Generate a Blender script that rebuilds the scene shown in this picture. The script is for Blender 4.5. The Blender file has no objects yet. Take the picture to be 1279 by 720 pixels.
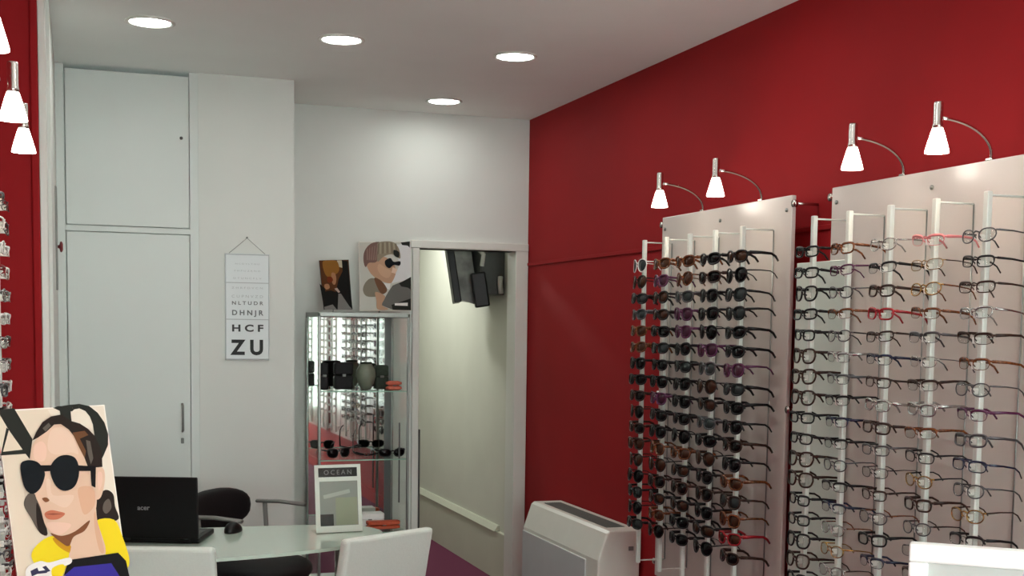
import bpy, bmesh, math, random
from mathutils import Vector, Matrix
random.seed(7)
SC = bpy.context.scene
COL = SC.collection
PI = math.pi

# ------------------------------------------------------------------ camera
F, PY, CAMH = 1563.13, 532.99, 1.569
FW = Vector((0.32597039, 0.94203735, -0.07942885))
RT = Vector((0.9452878, -0.32595944, 0.01346946))
UP = Vector((0.01320185, 0.07947377, 0.99674953))
CAM = Vector((0, 0, CAMH))
cd = bpy.data.cameras.new('camera')
co = bpy.data.objects.new('camera', cd)
COL.objects.link(co)
M = Matrix.Identity(4)
for i in range(3):
    M[i][0], M[i][1], M[i][2], M[i][3] = RT[i], UP[i], -FW[i], CAM[i]
co.matrix_world = M
cd.sensor_width = 36
cd.lens = F / 1279 * 36
cd.shift_y = (PY - 360) / 1279
cd.clip_start = 0.05
SC.camera = co
SC.view_settings.view_transform = 'Standard'
SC.view_settings.look = 'None'
SC.view_settings.gamma = 1
SC.view_settings.use_curve_mapping = False
SC.view_settings.exposure = 0.62


def on_plane(px, py, o, n):
    """point of a real plane (o, n) that a sight line through the picture meets"""
    d = FW + (px - 640) / F * RT - (py - PY) / F * UP
    return CAM + d * ((o - CAM).dot(n) / d.dot(n))


# ------------------------------------------------------------------ materials
def lin(c):
    return tuple((v / 255 / 12.92) if v / 255 <= .04045 else ((v / 255 + .055) / 1.055) ** 2.4 for v in c)


MC = {}


def mat(name, rgb, rough=.5, metal=0., noise=0., scale=40., bump=0., spec=.5, trans=0., emit=0., alpha=1., coat=0.):
    if name in MC:
        return MC[name]
    m = bpy.data.materials.new(name)
    m.use_nodes = True
    nt = m.node_tree
    b = nt.nodes['Principled BSDF']
    c = lin(rgb)
    b.inputs['Base Color'].default_value = (*c, 1)
    b.inputs['Roughness'].default_value = rough
    b.inputs['Metallic'].default_value = metal
    b.inputs['Specular IOR Level'].default_value = spec
    b.inputs['Transmission Weight'].default_value = trans
    b.inputs['Alpha'].default_value = alpha
    b.inputs['Coat Weight'].default_value = coat
    if emit:
        b.inputs['Emission Color'].default_value = (*c, 1)
        b.inputs['Emission Strength'].default_value = emit
    if noise or bump:
        tc = nt.nodes.new('ShaderNodeTexCoord')
        n = nt.nodes.new('ShaderNodeTexNoise')
        n.inputs['Scale'].default_value = scale
        n.inputs['Detail'].default_value = 4
        nt.links.new(tc.outputs['Object'], n.inputs['Vector'])
        if noise:
            r = nt.nodes.new('ShaderNodeValToRGB')
            r.color_ramp.elements[0].color = (*[v * (1 - noise) for v in c], 1)
            r.color_ramp.elements[1].color = (*[min(1, v * (1 + noise)) for v in c], 1)
            r.color_ramp.elements[0].position = .3
            r.color_ramp.elements[1].position = .7
            nt.links.new(n.outputs['Fac'], r.inputs['Fac'])
            nt.links.new(r.outputs['Color'], b.inputs['Base Color'])
        if bump:
            bp = nt.nodes.new('ShaderNodeBump')
            bp.inputs['Strength'].default_value = bump
            bp.inputs['Distance'].default_value = .002
            nt.links.new(n.outputs['Fac'], bp.inputs['Height'])
            nt.links.new(bp.outputs['Normal'], b.inputs['Normal'])
    MC[name] = m
    return m


def clear_lens(name, rgb, fac):
    if name in MC:
        return MC[name]
    m = bpy.data.materials.new(name)
    m.use_nodes = True
    nt = m.node_tree
    nt.nodes.remove(nt.nodes['Principled BSDF'])
    t = nt.nodes.new('ShaderNodeBsdfTransparent')
    t.inputs[0].default_value = (*lin(rgb), 1)
    g = nt.nodes.new('ShaderNodeBsdfGlossy')
    g.inputs['Roughness'].default_value = .05
    mx = nt.nodes.new('ShaderNodeMixShader')
    mx.inputs[0].default_value = fac
    nt.links.new(t.outputs[0], mx.inputs[1])
    nt.links.new(g.outputs[0], mx.inputs[2])
    nt.links.new(mx.outputs[0], nt.nodes['Material Output'].inputs[0])
    MC[name] = m
    return m


WHITE = mat('white_wall_paint', (214, 218, 213), .75, noise=.02, scale=3, bump=.05)
CEIL = mat('ceiling_paint', (244, 250, 246), .85, noise=.02, scale=2, bump=.05)
CAB = mat('cabinet_white_paint', (209, 216, 212), .45, noise=.02, scale=2)
RED = mat('red_wall_paint', (150, 22, 27), .75, spec=.22, noise=.05, scale=3, bump=.05)
CORR = mat('corridor_paint', (206, 208, 196), .7, noise=.03, scale=3)
SKIRT = mat('skirting_paint', (196, 199, 182), .5, noise=.03, scale=4)
TRIM = mat('white_gloss_trim', (220, 223, 216), .35, noise=.01, scale=5)
CARPET = mat('purple_carpet', (104, 54, 76), .95, noise=.35, scale=180, bump=.6, spec=.1)
BOARD = mat('white_board_laminate', (205, 198, 191), .25, noise=.015, scale=6)
PANEL = mat('frosted_green_white_acrylic', (205, 216, 206), .25, noise=.02, scale=6)
RODM = mat('white_rod_plastic', (208, 213, 206), .3, noise=.02, scale=30)
PEG = mat('clear_white_peg', (236, 236, 230), .15)
CHROME = mat('brushed_chrome', (205, 203, 196), .22, 1, noise=.05, scale=90)
ALU = mat('aluminium_profile', (142, 146, 142), .35, .9, noise=.05, scale=60)
DGREY = mat('dark_grey_plastic', (70, 72, 70), .4, noise=.08, scale=50)
MGREY = mat('mid_grey_plastic', (120, 122, 118), .4, noise=.05, scale=50)
BLACK = mat('black_plastic', (12, 12, 13), .4, spec=.25, noise=.2, scale=60)
BLACKF = mat('black_leatherette', (16, 16, 18), .55, spec=.25, noise=.3, scale=120, bump=.3)
WLEATH = mat('white_leatherette', (218, 228, 220), .45, noise=.02, scale=150, bump=.2)
WPLAST = mat('white_enamel', (226, 228, 218), .35, noise=.02, scale=10)
HPANEL = mat('pale_grey_enamel', (196, 202, 202), .4, noise=.02, scale=10)
GLASST = mat('pale_green_frosted_glass', (196, 216, 202), .12, noise=.01, scale=4, coat=.3)
GLASSE = mat('green_glass_edge', (150, 190, 172), .1)
PAPER = mat('white_paper', (246, 247, 244), .6, noise=.01, scale=20)
MIRROR = mat('mirror_glass', (225, 230, 226), .02, 1., noise=.01, scale=3)
PANE = clear_lens('clear_glass_pane', (246, 250, 247), .06)
CLEARL = clear_lens('clear_lens', (244, 245, 244), .03)
ACRYL = clear_lens('clear_acrylic', (248, 250, 248), .015)
SHADE = mat('lit_white_glass_shade', (255, 244, 230), .3, emit=14, noise=0)
DIFF = mat('lit_downlight_diffuser', (250, 252, 246), .4, emit=30)


# ------------------------------------------------------------------ mesh helpers
class MB:
    def __init__(s):
        s.b = bmesh.new()
        s.mi = 0

    def _set(s, fs):
        for f in fs:
            f.material_index = s.mi

    def box(s, x0, x1, y0, y1, z0, z1, bev=0., seg=2, rot=None):
        r = bmesh.ops.create_cube(s.b, size=1)
        vs = r['verts']
        for v in vs:
            v.co = Vector(((x0 + x1) / 2 + v.co.x * (x1 - x0), (y0 + y1) / 2 + v.co.y * (y1 - y0), (z0 + z1) / 2 + v.co.z * (z1 - z0)))
        fs = set(f for v in vs for f in v.link_faces)
        s._set(fs)
        if bev:
            es = list(set(e for v in vs for e in v.link_edges))
            r = bmesh.ops.bevel(s.b, geom=es, offset=bev, segments=seg, profile=.5, affect='EDGES')
            s._set(r['faces'])
            vs = list(set(v for f in r['faces'] for v in f.verts) | set(v for v in vs if v.is_valid))
        if rot is not None:
            for v in set(vs):
                if v.is_valid:
                    v.co = rot @ v.co
        return s

    def poly(s, pts):
        vs = [s.b.verts.new(p) for p in pts]
        f = s.b.faces.new(vs)
        s._set([f])
        return s

    def prism(s, pts, vec, bev=0.):
        vec = Vector(vec)
        a = [s.b.verts.new(p) for p in pts]
        c = [s.b.verts.new(Vector(p) + vec) for p in pts]
        n = len(a)
        fs = [s.b.faces.new(a[::-1]), s.b.faces.new(c)]
        for i in range(n):
            fs.append(s.b.faces.new((a[i], a[(i + 1) % n], c[(i + 1) % n], c[i])))
        s._set(fs)
        if bev:
            es = list(set(e for f in fs[:2] for e in f.edges))
            r = bmesh.ops.bevel(s.b, geom=es, offset=bev, segments=3, profile=.5, affect='EDGES')
            s._set(r['faces'])
        return s

    def tube(s, pts, rad, n=8, closed=False, cap=True, sq=None):
        pts = [Vector(p) for p in pts]
        N = len(pts)
        rads = rad if isinstance(rad, (list, tuple)) else [rad] * N
        rings = []
        prev = None
        for i, p in enumerate(pts):
            a = pts[(i - 1) % N] if (closed or i > 0) else p
            c = pts[(i + 1) % N] if (closed or i < N - 1) else p
            t = (c - a).normalized()
            if prev is None:
                h = Vector((0, 0, 1)) if abs(t.z) < .9 else Vector((1, 0, 0))
                u = (h - t * h.dot(t)).normalized()
            else:
                u = (prev - t * prev.dot(t)).normalized()
            prev = u
            w = t.cross(u)
            ring = []
            for k in range(n):
                an = 2 * PI * (k + .5) / n
                su, sw = (1, 1) if sq is None else sq
                ring.append(s.b.verts.new(p + (u * math.cos(an) * su + w * math.sin(an) * sw) * rads[i]))
            rings.append(ring)
        fs = []
        for i in range(N if closed else N - 1):
            A, B = rings[i], rings[(i + 1) % N]
            for k in range(n):
                fs.append(s.b.faces.new((A[k], A[(k + 1) % n], B[(k + 1) % n], B[k])))
        if cap and not closed:
            fs.append(s.b.faces.new(rings[0][::-1]))
            fs.append(s.b.faces.new(rings[-1]))
        for f in fs:
            f.smooth = n > 5
        s._set(fs)
        return s

    def lathe(s, prof, n=20, o=(0, 0, 0), cap0=False, cap1=False):
        o = Vector(o)
        rings = [[s.b.verts.new(o + Vector((r * math.cos(2 * PI * k / n), r * math.sin(2 * PI * k / n), z))) for k in range(n)] for r, z in prof]
        fs = []
        for A, B in zip(rings, rings[1:]):
            for k in range(n):
                fs.append(s.b.faces.new((A[k], A[(k + 1) % n], B[(k + 1) % n], B[k])))
        for f in fs:
            f.smooth = True
        if cap0:
            fs.append(s.b.faces.new(rings[0][::-1]))
        if cap1:
            fs.append(s.b.faces.new(rings[-1]))
        s._set(fs)
        return s

    def mesh(s, name, mats):
        bmesh.ops.recalc_face_normals(s.b, faces=s.b.faces)
        me = bpy.data.meshes.new(name)
        s.b.to_mesh(me)
        s.b.free()
        for m in (mats if isinstance(mats, (list, tuple)) else [mats]):
            me.materials.append(m)
        return me

    def build(s, name, mats, parent=None, loc=None, rz=0, label=None):
        return add(name, s.mesh(name, mats), parent, loc, rz, label)


def add(name, data, parent=None, loc=None, rz=0, label=None):
    o = bpy.data.objects.new(name, data)
    COL.objects.link(o)
    if parent:
        o.parent = parent
    if loc is not None:
        o.location = loc
    o.rotation_euler = (0, 0, rz)
    if label:
        o['label'] = label
    return o


def tag(o, label, cat, group=None):
    o['label'] = label
    o['category'] = cat
    if group:
        o['group'] = group
    return o


def thing(name, label, cat, loc=(0, 0, 0), rz=0, group=None):
    return tag(add(name, None, None, loc, rz), label, cat, group)


def struct(o):
    o['kind'] = 'structure'
    return o


def sbox(name, m, *a, **k):
    return struct(MB().box(*a, **k).build(name, m))


def text_mesh(name, body, size, m, parent, loc, rot, align='CENTER', ext=.0004, spacing=1., bold=0.):
    c = bpy.data.curves.new(name, 'FONT')
    c.body = body
    c.size = size
    c.align_x = align
    c.extrude = ext
    c.space_character = spacing
    c.offset = bold
    c.resolution_u = 4
    t = bpy.data.objects.new(name, c)
    COL.objects.link(t)
    bpy.context.view_layer.update()
    me = bpy.data.meshes.new_from_object(t.evaluated_get(bpy.context.evaluated_depsgraph_get()))
    bpy.data.objects.remove(t)
    me.materials.clear()
    me.materials.append(m)
    o = add(name, me, parent, loc)
    o.rotation_euler = rot
    return o


# ------------------------------------------------------------------ the room
XR, YB, YC, H, XL = 2.453, 6.85, 6.207, 2.75, -.455
YF = -1.6
sbox('floor', CARPET, XL - .1, 3.2, YF - .1, 10.6, -.08, 0)
sbox('ceiling', CEIL, XL - .1, XR + .12, YF - .1, YB + .12, H, H + .1)
sbox('wall_right', RED, XR, XR + .12, YF, YB + .12, 0, H)
sbox('wall_left', RED, XL - .12, XL, YF, 4.9, 0, H)
# shop front: wall with a wide unseen window, added to let daylight in
m = MB()
m.box(XL - .12, XR + .12, YF - .12, YF, 0, .5)
m.box(XL - .12, XR + .12, YF - .12, YF, 2.4, H)
m.box(XL - .12, XL + .1, YF - .12, YF, .5, 2.4)
m.box(XR - .1, XR + .12, YF - .12, YF, .5, 2.4)
struct(m.build('wall_front', WHITE))
m = MB()
for x0, x1, z0, z1 in ((XL + .1, XR - .1, .5, .56), (XL + .1, XR - .1, 2.34, 2.4), (XL + .1, XL + .16, .56, 2.34), (XR - .16, XR - .1, .56, 2.34), (.97, 1.03, .56, 2.34)):
    m.box(x0, x1, YF - .08, YF - .03, z0, z1)
w1 = struct(m.build('added_window_1', TRIM))
MB().box(XL + .16, XR - .16, YF - .06, YF - .05, .56, 2.34).build('added_window_pane', PANE, w1)

# red pier on the left, its corner bead, and the white side wall behind it
sbox('wall_pier', RED, XL - .12, -.137, 4.9, 5.1, 0, H)
sbox('trim_1', RED, -.155, -.128, 4.885, 5.05, 0, H, bev=.006)
sbox('trim_2', TRIM, -.128, -.102, 4.9, 5.02, 0, H, bev=.004)
sbox('wall_left_rear', WHITE, -.3, -.09, 5.02, YC + .5, 0, H)
# back wall with the doorway
XD0, XD1, ZD = 1.80, 2.385, 2.0
m = MB()
m.box(1.0, XD0, YB, YB + .12, 0, H)
m.box(XD1, XR, YB, YB + .12, 0, H)
m.box(XD0, XD1, YB, YB + .12, ZD, H)
struct(m.build('wall_back', WHITE))
# chimney-breast column carrying the eye chart; cupboard beside it
sbox('wall_column', WHITE, .548, 1.004, YC, YB + .12, 0, H)
# architrave
m = MB()
m.box(1.765, XD0 + .004, YB - .022, YB + .13, 0, ZD + .04, bev=.004)
m.box(XD1 - .012, XR - .004, YB - .022, YB + .13, 0, ZD + .04, bev=.004)
m.box(1.755, XR - .003, YB - .026, YB + .13, ZD, ZD + .045, bev=.006)
tr = struct(m.build('trim_3', TRIM))
MB().box(1.806, 1.826, YB + .02, YB + .06, .03, .98, bev=.003).build('dark_strip', DGREY, tr)  # narrow dark strip along the left door jamb
# red wall batten
m = MB()
m.box(XR - .010, XR, YF, YB, 1.918, 1.936, bev=.003)
struct(m.build('trim_4', RED))
# corridor behind the door
sbox('wall_corridor_right', CORR, XR, XR + .12, YB + .12, 10.5, 0, 2.6)
sbox('wall_corridor_left', CORR, 1.2, 1.3, YB + .12, 10.5, 0, 2.6)
sbox('wall_corridor_end', CORR, 1.2, XR + .12, 10.5, 10.6, 0, 2.6)
sbox('ceiling_corridor', CEIL, 1.2, XR + .12, YB + .12, 10.6, 2.6, 2.7)
m = MB()
m.box(XR - .022, XR, YB + .13, 10.5, 0, .30)
m.prism([(XR - .034, YB + .45, .30), (XR, YB + .45, .30), (XR, YB + .45, .335), (XR - .012, YB + .45, .335)], (0, 10.5 - YB - .45, 0))
struct(m.build('baseboard_corridor', SKIRT))
sbox('baseboard_right', RED, XR - .015, XR, YF, YB - .03, 0, .1)

# ------------------------------------------------------------------ built-in cupboard
cup = thing('cupboard', 'white built-in cupboard with flat upper and lower doors beside the eye chart', 'cupboard', (.22, YC, 0))
CX = .22
m = MB()
m.box(-.09 - CX, .548 - CX, .03, .5, 0, 2.715)
m.box(-.09 - CX, -.054 - CX, 0, .03, 0, H - .002)
m.box(.508 - CX, .548 - CX, 0.004, .03, 0, H - .002)
m.box(-.054 - CX, .508 - CX, .004, .03, 1.988, 2.012)
m.build('cabinet_body', CAB, cup)
d = MB().box(-.049 - CX, .505 - CX, .003, .028, 2.017, 2.728, bev=.003).build('door', CAB, cup)
m = MB().lathe([(.0, .004), (.007, .004), (.008, 0)], 12)
for v in m.b.verts:
    v.co = Vector((v.co.x + .47 - CX, -v.co.z + .002, v.co.y + 2.44))
m.build('lock', DGREY, d)
d = MB().box(-.049 - CX, .505 - CX, .003, .028, .06, 1.983, bev=.003).build('door', CAB, cup)
m = MB()
m.tube([(.466 - CX, 0, 1.176), (.466 - CX, -.03, 1.170), (.466 - CX, -.03, 1.05), (.466 - CX, 0, 1.044)], .006, 8)
m.build('handle', MGREY, d)
MB().box(.458 - CX, .472 - CX, -.008, .004, .985, 1.012, bev=.003).build('lock', MGREY, d)

# ------------------------------------------------------------------ wall hook seen edge-on
hk = thing('wall_hook', 'dark narrow wall rail with a dark red knob on the white side wall', 'hook', (-.09, 5.75, 1.9))
MB().box(-.002, .008, -.03, .03, -.20, .24, bev=.003).build('rail', MGREY, hk)
m = MB().lathe([(.006, 0), (.008, .012), (.022, .018), (.024, .026), (.014, .034)], 14, cap0=True, cap1=True)
for v in m.b.verts:
    v.co = Vector((v.co.z * .7 + .006, v.co.y, v.co.x - .015))
m.build('knob', mat('dark_red_plastic', (110, 24, 30), .4, noise=.1), hk)

# ------------------------------------------------------------------ eye chart
ec = thing('eye_chart', 'white hanging eye chart ending in large letters ZU', 'eye chart', (.775, YC, 1.39))
CH = mat('white_chart_plastic', (212, 219, 220), .4, noise=.01, scale=8)
GREYL = mat('grey_line', (172, 178, 179), .5)
INK = mat('black_ink', (22, 24, 24), .6)
INKG = mat('soft_black_ink', (104, 108, 108), .6)
MB().box(-.106, .106, -.010, -.002, 0, .515, bev=.002).build('chart_sheet', CH, ec)
m = MB()
for z in (.003, .195, .372, .508):
    m.box(-.104, .104, -.0125, -.010, z, z + .004)
for x in (-.104, .1015):
    m.box(x, x + .0025, -.0115, -.010, 0, .51)
m.build('seam_lines', GREYL, ec)
m = MB().tube([(-.098, -.006, .505), (0, -.008, .59), (.098, -.006, .505)], .0012, 6)
m.lathe([(.004, -.004), (.004, .004)], 8, (0, -.006, .592), True, True)
m.build('hanging_string', MGREY, ec)
RX = (PI / 2, 0, 0)
rows = [('Z U', .098, .028, .004, 1.0, INK), ('H C F', .046, .139, .0015, 1.35, mat('faded_black_ink', (52, 55, 55), .6)), ('D H N J R', .034, .218, .001, 1.1, INKG),
        ('N L T U D R', .024, .268, .0005, 1.25, INKG), ('C U P N V Z D', .019, .302, 0, 1.25, GREYL),
        ('Z H R F D V C N', .013, .345, 0, 1.35, GREYL), ('D T U N C F L V', .012, .392, 0, 1.45, GREYL), ('F H P U Z R N D', .011, .428, 0, 1.5, GREYL), ('N C D V L T H U', .010, .462, 0, 1.6, GREYL)]
for s, size, z, bold, sp, mm in rows:
    t = text_mesh('letters', s, size, mm, ec, (0, -.0112, z), RX, spacing=1, bold=bold)
    w = max(v.co.x for v in t.data.vertices) - min(v.co.x for v in t.data.vertices)
    t.scale = (min(1.6, (.158 if size > .05 else .15) / w), 1, 1)

# ------------------------------------------------------------------ downlights
def downlight(x, y, label):
    o = thing('downlight', label, 'ceiling light', (x, y, H), group='recessed ceiling downlights')
    MB().lathe([(.078, .002), (.096, .001), (.098, -.005), (.088, -.009), (.079, -.004)], 32).build('trim_ring', TRIM, o)
    MB().lathe([(.0001, -.006), (.05, -.006), (.079, -.004), (.079, .002)], 32).build('diffuser', DIFF, o)
    return o


for x, y, l in ((.281, 5.24, 'leftmost round recessed downlight, above the white cupboard'), (1.045, 5.25, 'middle round recessed downlight in the front row of three'),
                (1.818, 5.28, 'round recessed downlight nearest the red wall in the front row'), (1.831, 6.456, 'smallest round recessed downlight, in front of the back wall above the doorway')):
    downlight(x, y, l)
for x in (.281, 1.045, 1.818):
    for y in (3.9, 2.5, 1.0):
        downlight(x, y, 'round recessed downlight in the ceiling nearer the shop front')

# ------------------------------------------------------------------ glasses
def superell(w, h, n, p=2.6, drop=0., tilt=0.):
    out = []
    for k in range(n):
        a = 2 * PI * k / n
        c, s = math.cos(a), math.sin(a)
        x = abs(c) ** (2 / p) * math.copysign(1, c) * w / 2
        z = abs(s) ** (2 / p) * math.copysign(1, s) * h / 2
        if z < 0:
            x *= 1 - drop * (-z / (h / 2))
        out.append((x, z + tilt * x))
    return out


STY = {
    # lens w, lens h, power, drop, rim radius, temple height, sunglasses?
    'wayfarer': (.058, .045, 3.0, .18, .0034, .0090),
    'aviator': (.062, .052, 2.3, .22, .0022, .0045),
    'wrap': (.064, .040, 2.8, .12, .0034, .0120),
    'oval': (.052, .034, 2.3, .05, .0019, .0045),
    'rectangle': (.053, .028, 3.4, .06, .0016, .0060),
    'slab': (.053, .031, 3.4, .06, .0028, .0085),
    'browline': (.054, .028, 3.2, .08, .0008, .0080),
    'rimless': (.053, .029, 3.0, .08, .0011, .0030),
}
GM = {}


def curve_y(x):
    return 2.6 * x * x


def gmesh(style, kind):
    k = (style, kind)
    if k in GM:
        return GM[k]
    w, h, p, drop, rr, th = STY[style]
    cx = w / 2 + .009
    m = MB()
    if kind == 'front':
        for s in (-1, 1):
            pts = [(s * cx + s * x, curve_y(cx + x), z - .004) for x, z in superell(w, h, 20, p, drop, .05)]
            rads = rr
            if style in ('browline', 'slab', 'rectangle'):
                f = {'browline': 4.6, 'slab': 1.35, 'rectangle': 1.9}[style]
                rads = [rr * (1 + (f - 1) * max(0, min(1, (p[2] + .004) / (h * .35)))) for p in pts]
            m.tube(pts, rads, 6, closed=True)
            e = cx + w / 2
            m.tube([(s * (e - .002), curve_y(e), h * .22), (s * (e + .004), curve_y(e) + .006, h * .22)], max(rr * 1.3, th * .4), 6)
        m.tube([(-.0105, 0, .004), (0, -.002, .0075), (.0105, 0, .004)], rr * 1.15, 6)
        for s in (-1, 1):
            m.tube([(s * .0085, .001, -.004), (s * .0075, .009, -.010)], .0016, 5)
    elif kind in ('lens_r', 'lens_l'):
        s = 1 if kind == 'lens_r' else -1
        ring = superell(w - .001, h - .001, 20, p, drop, .05)
        c = m.b.verts.new((s * cx, curve_y(cx) - .0016, -.004))
        vs = [m.b.verts.new((s * (cx + x), curve_y(cx + x), z - .004)) for x, z in ring]
        for i in range(20):
            f = m.b.faces.new((c, vs[i], vs[(i + 1) % 20]))
            f.smooth = True
        m.b.normal_update()
        bmesh.ops.solidify(m.b, geom=m.b.faces[:], thickness=.0012)
    else:
        s = 1 if kind == 'temple_r' else -1
        e = cx + w / 2 + .004
        y0 = curve_y(e) + .004
        z0 = h * .22
        pts = [(s * e, y0, z0), (s * (e + .001), y0 + .045, z0 + .001), (s * e, y0 + .085, z0 - .001), (s * (e - .002), y0 + .103, z0 - .010), (s * (e - .004), y0 + .116, z0 - .026)]
        r0 = th / 2
        m.tube(pts, [r0 * 1.25, r0, r0 * .85, max(.0022, r0 * .8), max(.0022, r0 * .7)], 6, sq=(1, .4 if th > .005 else .8))
    GM[k] = m.mesh(kind, BLACK)
    return GM[k]


GM2 = {}


def gmat(style, kind, mm):
    k = (style, kind, mm.name)
    if k not in GM2:
        me = gmesh(style, kind).copy()
        me.materials.clear()
        me.materials.append(mm)
        GM2[k] = me
    return GM2[k]


FR = {
    'black': mat('gloss_black_acetate', (12, 12, 13), .3, spec=.3),
    'dark brown': mat('dark_brown_acetate', (48, 28, 18), .3, spec=.3, noise=.5, scale=120),
    'tortoiseshell': mat('tortoiseshell_acetate', (104, 56, 24), .2, noise=.7, scale=140),
    'grey': mat('gunmetal', (92, 92, 94), .3, .8),
    'silver': mat('silver_metal', (170, 170, 168), .25, .9),
    'red': mat('red_acetate', (150, 24, 34), .2),
    'purple': mat('purple_acetate', (84, 36, 70), .2),
    'gold': mat('gold_metal', (168, 130, 66), .25, .9),
    'pink': mat('pink_acetate', (214, 130, 132), .25),
    'white': mat('white_acetate', (226, 224, 220), .25),
    'navy': mat('navy_acetate', (22, 30, 58), .2),
}
LENSD = mat('black_sun_lens', (8, 9, 10), .12, spec=.25)
LENSB = mat('brown_sun_lens', (58, 34, 22), .12, spec=.25)
LENSP = mat('plum_sun_lens', (66, 34, 50), .12, spec=.25)
LENSG = mat('grey_sun_lens', (44, 50, 50), .12, spec=.25)


def glasses(name, style, colour, lens, loc, rz, label, group, temple=None, tiltx=0., tiltz=0., cat='glasses', rx=None):
    o = thing(name, label, cat, loc, rz + tiltz, group)
    o.rotation_euler = (tiltx if rx is None else rx, random.uniform(-.035, .035) if rx is None else 0, rz + tiltz)
    fm = FR[colour]
    tm = FR[temple or colour]
    add('frame_front', gmat(style, 'front', fm), o)
    add('lens', gmat(style, 'lens_l', lens), o)
    add('lens', gmat(style, 'lens_r', lens), o)
    add('temple', gmat(style, 'temple_l', tm), o)
    add('temple', gmat(style, 'temple_r', tm), o)
    return o


ORD = ['first', 'second', 'third', 'fourth', 'fifth', 'sixth', 'seventh', 'eighth', 'ninth', 'tenth', 'eleventh', 'twelfth', 'thirteenth', 'fourteenth', 'fifteenth', 'sixteenth', 'seventeenth', 'eighteenth', 'nineteenth', 'twentieth']
RODN = ['leftmost', 'second', 'middle', 'fourth', 'rightmost']


def display_board(name, label, side, y0, y1, rods, zrows, zt=2.04, zb=.5, sidepanel=None, group='wall display boards for glasses'):
    """side +1: on the right wall, -1: on the left wall. Board 10 cm off the wall, rods 13 cm off the board."""
    wx = XR if side > 0 else XL
    o = thing(name, label, 'display board', (wx, (y0 + y1) / 2, zb), 0, group)
    yc = (y0 + y1) / 2

    def B(m, d0, d1, ya, yb, z0, z1, **k):   # d = distance from the wall
        xa, xb = sorted((-side * d0, -side * d1))
        m.box(xa, xb, ya - yc, yb - yc, z0 - zb, z1 - zb, **k)
    m = MB()
    B(m, .082, .10, y0, y1, zb, zt, bev=.003)
    m.build('backing_panel', BOARD, o)
    if sidepanel:
        m = MB()
        B(m, .106, .116, sidepanel[0], sidepanel[1], zb, sidepanel[2], bev=.002)
        m.build('side_panel', PANEL, o, label='pale green frosted side panel')
    for yy in (y0 - .010, y1 + .010):
        for zz in (zt - .03, 1.29, zb + .06):
            m = MB()
            m.tube([(0, yy - yc, zz - zb), (-side * .098, yy - yc, zz - zb)], .005, 10)
            m.tube([(-side * .088, yy - yc, zz - zb), (-side * .102, yy - yc, zz - zb)], .013, 12)
            m.build('standoff', CHROME, o)
    for yy in (y0 + .03, yc, y1 - .03):
        m = MB().tube([(-side * .0985, yy - yc, zt - .05 - zb), (-side * .1045, yy - yc, zt - .05 - zb)], .007, 10)
        m.build('screw', ALU, o)
    zlo = zb + .08
    for yr in rods:
        y = yr - yc
        m = MB()
        B(m, .222, .238, yr - .009, yr + .009, zlo, 1.935, bev=.003)
        for z in (1.925, zlo + .01):
            m.tube([(-side * .23, y, z - zb), (-side * .108, y, z - zb)], .003, 8)
        m.mi = 1
        for z in zrows:
            B(m, .236, .258, yr - .0055, yr + .0055, z - .012 - .006, z - .001, bev=.002, seg=1)
        m.build('display_rod', [RODM, PEG], o)
        m = MB()
        m.tube([(-side * .106, y, 1.925 - zb), (-side * .106, y, zlo + .01 - zb)], .0022, 6)
        m.build('back_rail', ALU, o)
    return o


RODS1 = [4.771, 4.566, 4.362, 4.159, 3.957]
RODS2 = [3.50, 3.305, 3.10, 2.897, 2.69]
Z1 = [1.832 - .0672 * k for k in range(17)]
Z2 = [1.824 - .0663 * k for k in range(17)]
display_board('display_board', 'white wall board filled with dark sunglasses beside the white heater', 1, 3.851, 4.878, RODS1, Z1)
display_board('display_board', 'white wall board filled with clear spectacles at the right edge', 1, 2.57, 3.605, RODS2, Z2, sidepanel=(3.47, 3.78, 1.80))
ZL = [1.905 - .066 * k for k in range(19)]
RODSL = [3.98, 3.775]
display_board('display_board', 'white board with rods of spectacles on the left red wall', -1, 3.02, 4.06, [3.98, 3.775, 3.57, 3.365, 3.16], ZL, zt=2.026)
display_board('display_board', 'empty white board with bare rods nearer the shop front', 1, 1.29, 2.33, [2.23, 2.025, 1.82, 1.615, 1.41], Z2)
display_board('display_board', 'empty white board with bare rods right beside the added shop window', 1, .02, 1.06, [.96, .755, .55, .345, .14], Z2)

sun_styles = ['wayfarer', 'wrap', 'aviator', 'wayfarer', 'wrap']
for ci, yr in enumerate(RODS1):
    for k, z in enumerate(Z1):
        st = random.choice(sun_styles)
        col = random.choices(['black', 'dark brown', 'tortoiseshell', 'purple', 'red', 'grey'], [64, 14, 6, 4, 3, 6])[0]
        if ci == 2 and k in (0, 1):
            col = 'tortoiseshell'
        if ci == 2 and k == 3 or ci == 1 and k == 1:
            col = 'purple'
        if ci == 0 and k in (0,):
            col = 'white'
        if ci == 4 and k < 6:
            col = 'black'
        ln = {'tortoiseshell': LENSB, 'purple': LENSP, 'grey': LENSG}.get(col, random.choice([LENSD, LENSD, LENSD, LENSG, LENSB]))
        glasses('sunglasses', st, col, ln, (XR - .262, yr, z), -PI / 2,
                f'{col} sunglasses, {ORD[k]} from the top on the {RODN[ci]} rod of the sunglasses board', 'sunglasses on the wall board',
                tiltx=random.uniform(-.10, .03), tiltz=random.uniform(-.07, .07), cat='sunglasses')
opt_styles = ['browline', 'rectangle', 'browline', 'rimless', 'browline', 'slab', 'oval']
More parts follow.
